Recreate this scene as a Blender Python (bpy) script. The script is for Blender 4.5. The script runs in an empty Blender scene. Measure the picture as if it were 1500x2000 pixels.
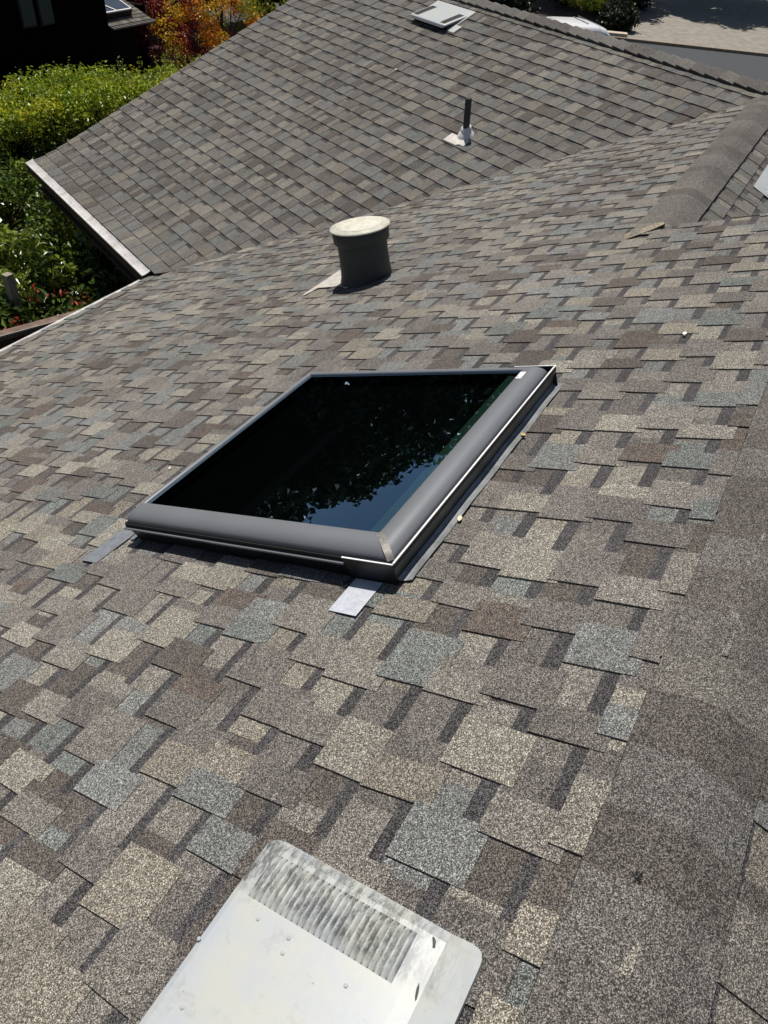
import bpy, math, random
import numpy as np
from mathutils import Vector, Matrix

# ------------------------------------------------------------------ camera, world, sun
SC = bpy.context.scene
COL = SC.collection
EYE = 6.5                                        # camera height above the garden
TH = math.radians(22.3)                          # roof pitch
cT, sT = math.cos(TH), math.sin(TH)

def unit(v):
    v = np.array(v, float); return v / np.linalg.norm(v)
_U = unit([1140., 1270., -1451.]); _V = unit([-1562., 1517., -1451.])
_Z = unit(np.cross(_U, _V)); _Y = unit(np.cross(_Z, _U))
R = np.array([_U, _Y, _Z])                       # camera axes -> world axes
cam_d = bpy.data.cameras.new('camera'); cam = bpy.data.objects.new('camera', cam_d); COL.objects.link(cam)
cam_d.sensor_fit = 'HORIZONTAL'; cam_d.sensor_width = 36; cam_d.lens = 36 * 1451 / 1500
cam_d.clip_start = .05; cam_d.clip_end = 600
M = Matrix([list(r) for r in R]).to_4x4(); M.translation = (0, 0, EYE); cam.matrix_world = M
SC.camera = cam
SC.render.resolution_x = 768; SC.render.resolution_y = 1024

SUN = unit([.309, .285, .909])
el = math.asin(SUN[2]); az = math.atan2(SUN[0], SUN[1])
W = bpy.data.worlds.new('World'); SC.world = W; W.use_nodes = True
nt = W.node_tree; nt.nodes.clear()
wo = nt.nodes.new('ShaderNodeOutputWorld'); bg = nt.nodes.new('ShaderNodeBackground'); sk = nt.nodes.new('ShaderNodeTexSky')
sk.sky_type = 'NISHITA'; sk.sun_disc = False; sk.sun_elevation = el; sk.sun_rotation = az
bg.inputs['Strength'].default_value = .058
nt.links.new(sk.outputs[0], bg.inputs[0]); nt.links.new(bg.outputs[0], wo.inputs[0])
sun_d = bpy.data.lights.new('sun', 'SUN'); sun_d.energy = 4.55; sun_d.angle = math.radians(.5); sun_d.color = (1, .955, .89)
sun = bpy.data.objects.new('sun', sun_d); COL.objects.link(sun)
sun.rotation_euler = Vector(SUN).to_track_quat('Z', 'Y').to_euler()
SC.view_settings.view_transform = 'Standard'; SC.view_settings.look = 'None'
SC.view_settings.exposure = .04; SC.view_settings.gamma = 1

# ------------------------------------------------------------------ materials
def lin(r, g, b, k=1.0):
    f = lambda c: ((c / 255 + .055) / 1.055) ** 2.4 if c > 10 else c / 255 / 12.92
    return (f(r) * k, f(g) * k, f(b) * k, 1)

class NT:
    def __init__(s, name):
        s.m = bpy.data.materials.new(name); s.m.use_nodes = True; s.t = s.m.node_tree; s.t.nodes.clear()
        s.out = s.n('OutputMaterial'); s.b = s.n('BsdfPrincipled'); s.l(s.b.outputs[0], s.out.inputs[0])
    def n(s, ty, **kw):
        x = s.t.nodes.new('ShaderNode' + ty)
        for k, v in kw.items(): setattr(x, k, v)
        return x
    def l(s, a, b): s.t.links.new(a, b)
    def coord(s): return s.n('TexCoord').outputs['Object']
    def noise(s, sc, det=3, rough=.55, vec=None):
        x = s.n('TexNoise'); x.inputs['Scale'].default_value = sc; x.inputs['Detail'].default_value = det
        x.inputs['Roughness'].default_value = rough; s.l(vec or s.coord(), x.inputs['Vector']); return x.outputs['Fac']
    def ramp(s, fac, lo, hi, a, b):
        x = s.n('MapRange'); s.l(fac, x.inputs[0])
        for i, v in enumerate((lo, hi, a, b)): x.inputs[i + 1].default_value = v
        return x.outputs[0]
    def mul(s, a, b, op='MULTIPLY'):
        x = s.n('Math', operation=op)
        for i, v in enumerate((a, b)):
            if isinstance(v, (int, float)): x.inputs[i].default_value = v
            else: s.l(v, x.inputs[i])
        return x.outputs[0]
    def mix(s, fac, a, b, mode='MIX'):
        x = s.n('Mix', data_type='RGBA', blend_type=mode)
        for i, v in ((0, fac), (6, a), (7, b)):
            if hasattr(v, 'is_linked'): s.l(v, x.inputs[i])
            else: x.inputs[i].default_value = v
        return x.outputs[2]
    def scale(s, col, f):
        x = s.n('VectorMath', operation='SCALE'); s.l(col, x.inputs[0])
        if hasattr(f, 'is_linked'): s.l(f, x.inputs['Scale'])
        else: x.inputs['Scale'].default_value = f
        return x.outputs[0]
    def bump(s, h, st, dist):
        x = s.n('Bump'); x.inputs['Strength'].default_value = st; x.inputs['Distance'].default_value = dist
        s.l(h, x.inputs['Height']); s.l(x.outputs[0], s.b.inputs['Normal'])
    def base(s, v, rough=.6, metal=0, spec=.5):
        if hasattr(v, 'is_linked'): s.l(v, s.b.inputs['Base Color'])
        else: s.b.inputs['Base Color'].default_value = v
        s.b.inputs['Roughness'].default_value = rough; s.b.inputs['Metallic'].default_value = metal
        s.b.inputs['Specular IOR Level'].default_value = spec
        return s.m

def simple(name, col, rough=.6, metal=0, spec=.5, var=.15, sc=8, bump=0):
    t = NT(name); rgb = t.n('RGB'); rgb.outputs[0].default_value = col
    f = t.ramp(t.noise(sc, 5), .3, .7, 1 - var, 1 + var)
    if bump: t.bump(t.noise(sc * 6, 3), .4, bump)
    return t.base(t.scale(rgb.outputs[0], f), rough, metal, spec)

def shingle_mat():
    t = NT('shingle_granules')
    at = t.n('Attribute', attribute_name='Col'); co = t.coord()
    v1 = t.n('TexVoronoi'); v1.inputs['Scale'].default_value = 560; t.l(co, v1.inputs['Vector'])
    v2 = t.n('TexVoronoi'); v2.inputs['Scale'].default_value = 230; t.l(co, v2.inputs['Vector'])
    s1 = t.n('SeparateColor'); t.l(v1.outputs['Color'], s1.inputs[0])
    s2 = t.n('SeparateColor'); t.l(v2.outputs['Color'], s2.inputs[0])
    g = t.mul(s1.outputs[0], 3.2, 'POWER')                       # a few pale granules among dark ones
    f1 = t.ramp(g, 0, 1, .34, 3.75)
    f2 = t.ramp(s2.outputs[1], 0, 1, .84, 1.16)
    f3 = t.ramp(t.noise(34, 5, .7, co), .3, .7, .84, 1.16)
    f4 = t.ramp(t.noise(.9, 6, .65, co), .32, .62, .84, 1.08)
    f = t.mul(t.mul(f1, f2), t.mul(f3, f4))
    c = t.scale(at.outputs['Color'], f)
    # granules of other colours scattered in
    pick = t.ramp(s1.outputs[1], .86, .88, 0, .55)
    c = t.mix(pick, c, lin(172, 166, 154, .62)); 
    t.bump(v1.outputs['Distance'], .35, .002)
    return t.base(c, .93, 0, .25)
M_SH = shingle_mat()

# ------------------------------------------------------------------ mesh helpers
class MB:
    def __init__(s): s.v = []; s.f = []; s.c = []; s.sm = []
    def vert(s, p): s.v.append(tuple(p)); return len(s.v) - 1
    def face(s, pts, col=(1, 1, 1), smooth=False):
        s.f.append([s.vert(p) for p in pts]); s.c.append(col); s.sm.append(smooth)
    def grid(s, rows, col=(1, 1, 1), smooth=True, close=False):
        """rows: list of equally long point lists, joined into a skin"""
        n = len(rows[0]); ids = [[s.vert(p) for p in r] for r in rows]
        for i in range(len(rows) - 1):
            for j in range(n if close else n - 1):
                k = (j + 1) % n
                s.f.append([ids[i][j], ids[i][k], ids[i + 1][k], ids[i + 1][j]]); s.c.append(col); s.sm.append(smooth)
        return ids
    def poly(s, ids, col=(1, 1, 1)): s.f.append(list(ids)); s.c.append(col); s.sm.append(False)
    def box(s, x0, x1, y0, y1, z0, z1, col=(1, 1, 1)):
        p = [(x0, y0, z0), (x1, y0, z0), (x1, y1, z0), (x0, y1, z0), (x0, y0, z1), (x1, y0, z1), (x1, y1, z1), (x0, y1, z1)]
        for q in ((3, 2, 1, 0), (4, 5, 6, 7), (0, 1, 5, 4), (1, 2, 6, 5), (2, 3, 7, 6), (3, 0, 4, 7)): s.face([p[i] for i in q], col)
    def prism(s, poly, z0, z1, col=(1, 1, 1)):
        s.face([(x, y, z1) for x, y in poly], col); s.face([(x, y, z0) for x, y in reversed(poly)], col)
        n = len(poly)
        for i in range(n):
            a, b = poly[i], poly[(i + 1) % n]
            s.face([(a[0], a[1], z0), (b[0], b[1], z0), (b[0], b[1], z1), (a[0], a[1], z1)], col)
    def lathe(s, prof, n=40, cx=0, cy=0, lean=(0, 0), smooth=True):
        rows = [[(cx + lean[0] * z + r * math.cos(a), cy + lean[1] * z + r * math.sin(a), z) for a in [2 * math.pi * i / n for i in range(n)]] for r, z in prof]
        return s.grid(rows, close=True, smooth=smooth)
    def tube(s, pts, r0, r1=None, n=8):
        r1 = r0 if r1 is None else r1; rows = []
        for i, p in enumerate(pts):
            p = np.array(p, float); q = np.array(pts[min(i + 1, len(pts) - 1)], float) - np.array(pts[max(i - 1, 0)], float)
            q = unit(q); a = unit(np.cross(q, [.3, .5, .81])); b = np.cross(q, a); r = r0 + (r1 - r0) * i / max(1, len(pts) - 1)
            rows.append([tuple(p + r * (math.cos(t) * a + math.sin(t) * b)) for t in [2 * math.pi * k / n for k in range(n)]])
        ids = s.grid(rows, close=True); s.poly(ids[-1]); s.poly(ids[0][::-1])
    def build(s, name, mat, parent=None, bevel=0):
        me = bpy.data.meshes.new(name); me.from_pydata(s.v, [], s.f); me.update()
        at = me.color_attributes.new('Col', 'FLOAT_COLOR', 'CORNER')
        n = len(me.loops); arr = np.ones((n, 4), np.float32)
        cnt = [len(f) for f in s.f]; arr[:, :3] = np.repeat(np.array(s.c, np.float32).reshape(-1, 3), cnt, axis=0)
        at.data.foreach_set('color', arr.ravel())
        me.polygons.foreach_set('use_smooth', s.sm)
        me.materials.append(mat)
        o = bpy.data.objects.new(name, me); COL.objects.link(o)
        if parent is not None: o.parent = parent
        if bevel:
            b = o.modifiers.new('bevel', 'BEVEL'); b.width = bevel; b.segments = 2; b.limit_method = 'ANGLE'; b.angle_limit = math.radians(40)
        return o

def tag(o, label=None, cat=None, group=None, kind=None):
    if label: o['label'] = label
    if cat: o['category'] = cat
    if group: o['group'] = group
    if kind: o['kind'] = kind
    return o
def empty(name, mat4=None, label=None, cat=None, group=None, loc=None):
    o = bpy.data.objects.new(name, None); COL.objects.link(o); o.empty_display_size = .1
    if mat4 is not None: o.matrix_world = mat4
    if loc is not None: o.location = loc
    return tag(o, label, cat, group)
class Frame:
    """a roof plane: O + x*X + y*Y + h*N, y runs down the slope"""
    def __init__(s, O, X, Y):
        s.O = np.array(O, float); s.X = unit(X); s.Y = unit(Y); s.N = np.cross(s.X, s.Y)
    def p(s, x, y, h=0): return s.O + x * s.X + y * s.Y + h * s.N
    def mat(s, x, y, h=0, rot=0):
        m = Matrix([[s.X[i], s.Y[i], s.N[i], 0] for i in range(3)] + [[0, 0, 0, 1]])
        m.translation = Vector(s.p(x, y, h))
        return m @ Matrix.Rotation(rot, 4, 'Z')

Z6 = np.array([0, 0, EYE])
nA = np.array([0, sT, cT])
FA = Frame(nA * -1.31 + Z6, [1, 0, 0], [0, cT, -sT])
V = R @ _V; V = unit([V[0], V[1], 0])
PERP = np.array([V[1], -V[0], 0]);                                   # horizontal, away from the eave of the wing
EB = cT * PERP + sT * np.array([0, 0, 1])
P0 = np.array([5.178, 5.700, -3.753]) + Z6                           # inner corner of the eaves
FB = Frame(P0, V, -EB)
nB = FB.N
D_R1, D_R2, U_END = 1.31, .28, 4.68                                  # low ridge, high ridge (as distance down plane A), end of the high roof
PR1 = FA.p(0, D_R1); PR2 = FA.p(0, D_R2)
FC = Frame(PR1, [-1, 0, 0], [0, -cT, -sT])                           # falls away on the right, far part
FD = Frame(PR2, [-1, 0, 0], [0, -cT, -sT])                           # falls away on the right, near part
wv = np.cross(nA, nB); wv = unit(wv if wv[0] > 0 else -wv)           # valley direction, uphill
xA0, yA0 = (P0 - FA.O) @ FA.X, (P0 - FA.O) @ FA.Y
wA = np.array([wv @ FA.X, wv @ FA.Y]); wB = np.array([wv @ FB.X, wv @ FB.Y])
JU = xA0 + wA[0] * (D_R1 - yA0) / wA[1]                              # where the valley reaches the low ridge
def half(px, py, dx, dy, inside):
    """half plane a*x+b*y<=c through a line, keeping the side of point inside"""
    a, b = -dy, dx; c = a * px + b * py
    return (a, b, c) if a * inside[0] + b * inside[1] <= c else (-a, -b, -c)

# ------------------------------------------------------------------ shingles
PAL = [lin(146, 141, 129, .72), lin(132, 127, 119, .72), lin(122, 124, 122, .72), lin(108, 103, 99, .72), lin(126, 121, 114, .72),
       lin(88, 81, 76, .72), lin(94, 83, 76, .72), lin(114, 119, 116, .72), lin(139, 132, 119, .72), lin(116, 111, 106, .72)]
PW = [14, 14, 13, 16, 14, 12, 3, 11, 10, 13]
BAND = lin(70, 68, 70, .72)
MEAN = tuple(sum(p[i] for p in PAL) / len(PAL) for i in range(3))
MUTE = [.16]
def pick(rng, k=1.0, avoid=()):
    while True:
        i = rng.choices(range(len(PAL)), PW)[0]
        if i not in avoid: break
    pick.last = i
    c = PAL[i]; f = rng.uniform(.88, 1.12) * k; q = MUTE[0]
    return tuple((x * (1 - q) + m * q) * f for x, m in zip(c[:3], MEAN))
def clip(poly, planes):
    for a, b, c in planes:
        out = []; n = len(poly)
        for i in range(n):
            p, q = poly[i], poly[(i + 1) % n]
            dp, dq = a * p[0] + b * p[1] - c, a * q[0] + b * q[1] - c
            if dp <= 0: out.append(p)
            if (dp < 0 < dq) or (dq < 0 < dp):
                t = dp / (dp - dq); out.append((p[0] + t * (q[0] - p[0]), p[1] + t * (q[1] - p[1])))
        poly = out
        if len(poly) < 3: return []
    return poly
def shingles(mb, F, x0, x1, rows, E, planes, seed, wav=None, tooth=.0056, bright=1.0, holes=(), hl=.0016, step=.004):
    rng = random.Random(seed)
    wav = wav or (lambda x, y: 0)
    def slab(xa, xb, ya, yb, ha, hb, col, skew=0, dy=(0, 0), base=0.0, plane=planes):
        # ya up slope, yb butt
        q = clip([(xa, ya), (xb, ya), (xb + skew, yb + dy[1]), (xa + skew, yb + dy[0])], plane)
        if not q: return
        for (hx0, hx1, hy0, hy1) in holes:
            if all(hx0 < a < hx1 and hy0 < b < hy1 for a, b in q): return
        h = lambda x, y: ha + (hb - ha) * (y - ya) / (yb - ya) + wav(x, y)
        top = [F.p(x, y, h(x, y)) for x, y in q]; bot = [F.p(x, y, wav(x, y) - .004 + base) for x, y in q]
        mb.face(top, col)
        n = len(q); ec = tuple(c * .8 for c in col)
        for i in range(n):
            j = (i + 1) % n; mb.face([bot[i], bot[j], top[j], top[i]], ec)
    above = {}
    for y in rows:
        here = {}
        yj = y + rng.uniform(-.002, .002)
        ph = rng.uniform(0, 6); slow = lambda x: .0025 * math.sin(x * 1.3 + ph)
        # lower layer, seen between the teeth, with its printed shadow band
        x = x0 + rng.uniform(-.2, 0)
        while x < x1:
            w = rng.uniform(.1, .24); c = pick(rng, bright)
            slab(x, x + w, yj - E - .03, yj, hl, hl + step, c, 0, (slow(x), slow(x + w)))
            x += w
        # teeth
        x = x0 + rng.uniform(-.3, 0); col = pick(rng, bright); ci = pick.last
        while x < x1:
            w = rng.choice([.09, .11, .13, .14, .16, .18]) * rng.uniform(.9, 1.1); g = rng.choice([.08, .1, .12, .14, .16]) * rng.uniform(.9, 1.1)
            xe = x + w; xs = x; sk = rng.uniform(-.006, .006); lift = rng.uniform(-.0006, .0012)
            while xs < xe - .001:
                cw = rng.uniform(.07, .22); xn = min(xe, xs + cw)
                if xe - xn < .03: xn = xe
                slab(xs, xn, yj - E - .03, yj, hl + tooth, hl + step + tooth + lift, col, sk, (slow(xs), slow(xn)))
                here.update({int(q_ * 20): ci for q_ in np.arange(xs, xn, .05)}); col = pick(rng, bright, (ci, above.get(int((xn + .05) * 20), -1))); ci = pick.last
                xs = xn
            # printed shadow band at the top of the gap
            bw = rng.uniform(.032, .046)
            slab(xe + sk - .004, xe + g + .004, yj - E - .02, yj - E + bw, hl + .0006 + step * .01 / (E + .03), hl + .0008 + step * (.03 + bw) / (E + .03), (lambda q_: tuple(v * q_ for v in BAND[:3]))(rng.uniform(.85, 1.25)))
            col = pick(rng, bright, (ci, above.get(int((xe + g + .05) * 20), -1))); ci = pick.last
            x = xe + g
        above = here

def wavA(x, y): return .004 * math.sin(1.7 * x + .6 * y) * math.cos(1.1 * y + .4) + .0015 * math.sin(5.1 * x + 2 * y)
def wavB(x, y):
    f = max(0, y + .47) / .38
    return .005 * math.sin(1.3 * x + .5) * math.cos(.9 * y) + .035 * f * f
EA, EBX = .143, .168
house = empty('house', label='low house with grey brown laminated shingle roofs meeting in a valley, seen from on top', cat='house', loc=(0, 0, 0))
valleyA = half(xA0, yA0, wA[0], wA[1], (0, 2)); valleyA = (valleyA[0], valleyA[1], valleyA[2] + .03 * math.hypot(*wA))
endA = (1, 0, U_END)
mb = MB()
rowsA = [.482 + EA * k for k in range(-1, 45) if .482 + EA * k < yA0 + .05]
rowsA[-1] = yA0 + .012
near = [y for y in rowsA if y < 1.345]; far = [y for y in rowsA if y >= 1.345]
shingles(mb, FA, -1.6, 5.2, near, EA, [endA, (0, -1, -D_R2)], 3, wavA)
shingles(mb, FA, -1.6, JU + .6, far, EA, [valleyA, (0, -1, -D_R1)], 4, wavA)
mb.build('roof', M_SH, house)
mb = MB()
insideB = (2, -2)
valleyB = half(0, 0, wB[0], wB[1], insideB); valleyB = (valleyB[0], valleyB[1], valleyB[2] + .03 * math.hypot(*wB))
rowsB = [-(.095 + EBX * k) for k in range(0, 33)]; rowsB = [y for y in rowsB if y > -5.5]
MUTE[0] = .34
shingles(mb, FB, -3.8, 3.95, rowsB, EBX, [valleyB, (0, -1, 5.51), (1, 0, 3.68)], 11, wavB, .0034, .82, hl=.001, step=.0115)  # wing palette dimmed: the backlit slope's shade is put into the shingle colour
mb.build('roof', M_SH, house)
mb = MB()
hipC = (-1, 1.2, JU + .05)
shingles(mb, FC, -(JU + 3), -4.45, [.13 + EA * k for k in range(0, 14)], EA, [(0, -1, 0), (-1, .78, JU)], 21, None, .0036, .85, step=.010)
mb.build('roof', M_SH, house)
mb = MB()
shingles(mb, FD, -U_END, 1.6, [.11 + EA * k for k in range(0, 17)], EA, [(0, -1, 0)], 23, None, .0042, .9)
mb.build('roof', M_SH, house)

# ridge caps: folded shingles, each lapping the next, with its exposed end in direction t
def caps(name, O, t, s0, s1, w, seed, butt=.02, expo=.145, flip=1, side=None, lift=.009):
    rng = random.Random(seed); mb = MB(); t = unit(t); side = np.array([-t[1], t[0], 0]); up = np.array([0, 0, 1.])
    tt = math.tan(TH); r = .045; s = s0; col = pick(rng)
    hs = [w * cT * (i / 9) for i in range(-9, 10)]
    while s < s1:
        L = expo + rng.uniform(-.012, .012); b = s + L; a = s - .03
        if rng.random() < .9: col = rng.choice([lin(108, 104, 99, .66), lin(113, 109, 104, .67), lin(97, 92, 87, .66), lin(110, 107, 103, .67), lin(116, 112, 105, .67), lin(101, 96, 91, .66)])[:3]
        ww = rng.uniform(.992, 1.008); jit = rng.uniform(-.0015, .0015); sk = rng.uniform(-.008, .008)
        def pt(y, ss, h): return O + ss * t + (y * ww + jit) * side + up * (-tt * (math.sqrt(y * y + r * r) - r) + h)
        rowa = [pt(y, a, lift - .001) for y in hs]; rowb = [pt(y, b + sk * (y / hs[-1]), lift + butt + .002 * math.cos(y * 30)) for y in hs]
        mid = [tuple((np.array(p) + np.array(q)) / 2) for p, q in zip(rowa, rowb)]
        mb.grid([rowa, mid, rowb], col, True)
        mb.grid([rowb, [tuple(np.array(p) - up * .016) for p in rowb]], tuple(c * .6 for c in col), False)
        for k in (0, -1):
            mb.face([rowa[k], rowb[k], np.array(rowb[k]) - up * .02, np.array(rowa[k]) - up * .02], tuple(c * .6 for c in col))
        s += expo
    return mb.build(name, M_SH, house)
caps('ridge_cap', PR2, [1, 0, 0], -1.5, U_END - .1, .138, 31, butt=.006, lift=.006)
caps('ridge_cap', PR1, [1, 0, 0], U_END - .1, JU + 1.5, .158, 32, butt=.014, lift=.005)
def bald(x, y, h, rr, seed):
    g_ = random.Random(seed); m_ = MB()
    m_.face([FA.p(x + rr * g_.uniform(.4, 1.2) * math.cos(k * .5), y + rr * .8 * g_.uniform(.4, 1.2) * math.sin(k * .5), h) for k in range(12)], tuple(v * .45 for v in BAND[:3])); m_.build('bald_spot', M_SH, house)
bald(.70, .315, .0175, .014, 1); bald(.735, .335, .0175, .007, 2)
EBR = 5.51
PRB = FB.p(0, -EBR)
JB = (FA.p(JU, D_R1) - PRB) @ V
caps('ridge_cap', PRB, V, JB - .1, 3.75, .15, 33, butt=.021, expo=.168, lift=.012)
caps('hip_cap', FA.p(JU, D_R1, 0), [wv[0], wv[1], 0], .15, .9, .15, 34, butt=.01)

mb = MB()                                        # bent tan shingle where the low ridge cap starts
for a_, b_ in (([(4.50, 1.47), (4.55, 1.40), (4.60, 1.33), (4.66, 1.28)], [(4.60, 1.50), (4.63, 1.43), (4.67, 1.37), (4.70, 1.30)]),):
    mb.grid([[FA.p(x, y, .012 + .006 * i) for i, (x, y) in enumerate(a_)], [FA.p(x, y, .016 + .006 * i) for i, (x, y) in enumerate(b_)]], lin(160, 148, 126, .72)[:3])
    mb.grid([[FA.p(x, y, .008) for x, y in a_], [FA.p(x, y, .011 + .006 * i) for i, (x, y) in enumerate(a_)]], lin(80, 74, 68, .6)[:3], False)
mb.build('bent_shingle', M_SH, house)
# solid roof deck and far slopes under the shingles
M_DECK = simple('roof_felt', lin(96, 90, 84, .8), .95)
M_SOFFIT = simple('painted_eave_board', lin(112, 84, 66, .6), .75)
M_WALL = simple('house_siding', lin(150, 132, 112, .7), .85, sc=3, bump=.003)
mb = MB()
def slabp(F, pts, t=.05, off=-.006):
    mb.face([F.p(x, y, off) for x, y in pts]); mb.face([F.p(x, y, off - t) for x, y in reversed(pts)])
    for i in range(len(pts)):
        a, b = pts[i], pts[(i + 1) % len(pts)]
        mb.face([F.p(*a, off - t), F.p(*b, off - t), F.p(*b, off), F.p(*a, off)])
slabp(FA, [(-1.6, D_R2), (U_END - .01, D_R2), (U_END - .01, D_R1), (JU, D_R1), (xA0, yA0), (-1.6, yA0)])
vt = (5.51) / (-wB[1]) if wB[1] else 0
slabp(FB, [(0, -.09), (3.66, -.09), (3.66, -EBR), (wB[0] * vt, -EBR), (0, 0)])
slabp(FC, [(-(JU), 0), (-4.4, 0), (-4.4, 2), (-(JU + 1.6), 2)])
slabp(FD, [(-U_END + .01, 0), (1.6, 0), (1.6, 2.4), (-U_END + .01, 2.4)])
FBX = Frame(PRB, -V, unit(cT * PERP - sT * np.array([0, 0, 1])))
slabp(FBX, [(-3.66, 0), (-JB, 0), (-JB + 1.5, 2.5), (-3.66, 5.4)])
mb.build('roof_deck', M_DECK, house)

# walls
mb = MB()
zE = P0[2] - .25
def wall(a, b, z1=zE, th=.12):
    a = np.array(a[:2]); b = np.array(b[:2]); d = unit(b - a); n = np.array([-d[1], d[0]]) * th
    q = [a, b, b + n, a + n]
    mb.prism([tuple(x) for x in q], 0, z1)
inA = lambda u, g: (u, P0[1] - g)
wall((-1.6, P0[1] - .6), (P0[0] - .25, P0[1] - .6))
c0 = np.array([P0[0] - .25, P0[1] - .6]) + PERP[:2] * .45
wall(tuple(c0 - PERP[:2] * .45), tuple(c0))
e0 = P0[:2] + PERP[:2] * .55 + V[:2] * 3.3
wall(tuple(c0), tuple(e0))
g0 = e0 + PERP[:2] * 9.0
wall(tuple(e0), tuple(g0))
mb.build('wall', M_WALL, house)
# gable triangle of the wing under the rake
mb = MB(); mid = FB.p(3.3, -EBR, -.08); ea = FB.p(3.3, -.5, -.08); eb = FBX.p(-3.3, 4.9, -.08)
for k in (0, .1):
    pts = [np.array([p[0], p[1], p[2]]) + V * k for p in (ea, mid, eb)] + [np.array([eb[0], eb[1], zE - .3]) + V * k, np.array([ea[0], ea[1], zE - .3]) + V * k]
    mb.face(pts)
mb.build('gable_wall', M_WALL, house)
# fascia and rake boards
mb = MB()
def board(p, q, down, out):
    mb = MB()
    p, q, out = np.array(p), np.array(q), np.array(out); dn = np.array([0, 0, -down])
    c = [p, q, q + out, p + out]
    mb.face([x for x in c]); mb.face([x + dn for x in reversed(c)])
    for i in range(4): mb.face([c[i] + dn, c[(i + 1) % 4] + dn, c[(i + 1) % 4], c[i]])
    mb.build('fascia', M_SOFFIT, house)
board(FA.p(-1.6, yA0 - .02, -.012), FA.p(xA0 - .01, yA0 - .02, -.012), .2, [0, -.025, 0])
board(FB.p(0.0, -.1, .02), FB.p(3.66, -.1, .02), .22, PERP * .025)
board(FB.p(3.66, -.1, -.01), FB.p(3.66, -EBR, -.01), .16, -V * .025)
board(FA.p(U_END - .015, D_R2, -.012), FA.p(U_END - .015, D_R1, -.012), .14, [-.025, 0, 0])
# soffits
mb = MB()
mb.prism([(-1.6, P0[1] - .05), (-1.6, P0[1] - .6), (P0[0], P0[1] - .6), (P0[0], P0[1] - .05)], zE - .02, zE)
q0, q1 = P0[:2] + PERP[:2] * .03, P0[:2] + V[:2] * 3.62 + PERP[:2] * .03
mb.prism([tuple(q0), tuple(q1), tuple(q1 + PERP[:2] * .55), tuple(q0 + PERP[:2] * .55)], zE - .02, zE)
mb.build('soffit', M_SOFFIT, house)

def metal_mat(name, c0, c1, rough=.5, metal=0., sc=9, lo=.42, hi=.62, streak=None):
    t = NT(name); co = t.coord()
    if streak:
        mp = t.n('Mapping'); mp.inputs['Scale'].default_value = streak; t.l(co, mp.inputs[0]); co = mp.outputs[0]
    f = t.ramp(t.noise(sc, 8, .68, co), lo, hi, 0, 1)
    t.bump(t.noise(60, 3), .15, .001)
    return t.base(t.mix(f, c0, c1), rough, metal)
M_GUT = metal_mat('weathered_gutter_metal', lin(218, 214, 210, .9), lin(188, 183, 178, .88), .5, 0, 7)
M_GUTD = simple('gutter_face_brown', lin(78, 64, 54, .7), .6)
def gutter(F, x0, x1, y, w, h0, name='gutter'):
    g = MB()
    prof = [(0, h0), (w * .35, h0 - .004), (w * .8, h0 - .002), (w, h0 + .006), (w + .006, h0 + .002), (w + .006, h0 - .012)]
    n = int((x1 - x0) / .12); rng = random.Random(5); rows = []
    for i in range(n + 1):
        x = x0 + (x1 - x0) * i / n; j = rng.uniform(-.002, .002)
        rows.append([F.p(x, y + a, b + j * (a > 0)) for a, b in prof])
    g.grid(rows, smooth=False)
    o = g.build(name, M_GUT, house)
    d = MB(); up = np.array([0, 0, 1.]); dn = []
    for x in (x0, x1):
        p = F.p(x, y + w + .004, h0 - .01); q = F.p(x, y - .02, h0 - .02)
        dn.append((p, p - up * .1, q - up * .1, q))
    d.face([dn[0][0], dn[0][1], dn[1][1], dn[1][0]]); d.face([dn[0][1], dn[0][2], dn[1][2], dn[1][1]])
    for k in (0, 1): d.face(list(dn[k]) if k else list(reversed(dn[k])))
    d.build('gutter_face', M_GUTD, o)
    return o
gutter(FB, .02, 3.74, -.095, .105, .036)
M_GUT = metal_mat('dull_gutter_metal', lin(206, 202, 198, .88), lin(168, 164, 160, .85), .6, 0, 9)
gutter(FA, -1.6, xA0 - .02, yA0 + .008, .075, .004)

# ------------------------------------------------------------------ skylight
M_FR = simple('dark_grey_aluminium', lin(122, 124, 127, .95), .36, .15, .5, .04, 5)
M_FRD = simple('black_cladding', lin(40, 43, 46, .5), .45, .1, .5, .05, 5)
M_LIP = simple('bright_metal_edge', lin(244, 244, 242, .98), .4, .0)
M_FLASH = metal_mat('grey_flashing', lin(176, 180, 182, .62), lin(140, 144, 146, .62), .4, .15, 14)
SU, SD, SW, SL = 1.311, 1.178, 1.272, 1.245
sky_o = empty('skylight', FA.mat(SU, SD, 0), 'large square dark glass skylight in a grey metal frame, in the middle of the roof', 'skylight')
HC = .096
mb = MB()
def rect_ring(m_, prof_):
    for k in range(4):
        rr = []
        for a_, h_ in prof_:
            cs = [(a_, a_), (SW - .03 - a_, a_), (SW - .03 - a_, SL - .010 - a_), (a_, SL - .010 - a_)]
            rr.append([(*cs[k], h_), (*cs[(k + 1) % 4], h_)])
        m_.grid(rr, smooth=False)
rect_ring(mb, [(.06, HC), (0, HC), (0, HC - .018), (.014, .014), (.014, -.01), (.06, -.01)])
mb.build('curb', M_FRD, sky_o, .003)
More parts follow.
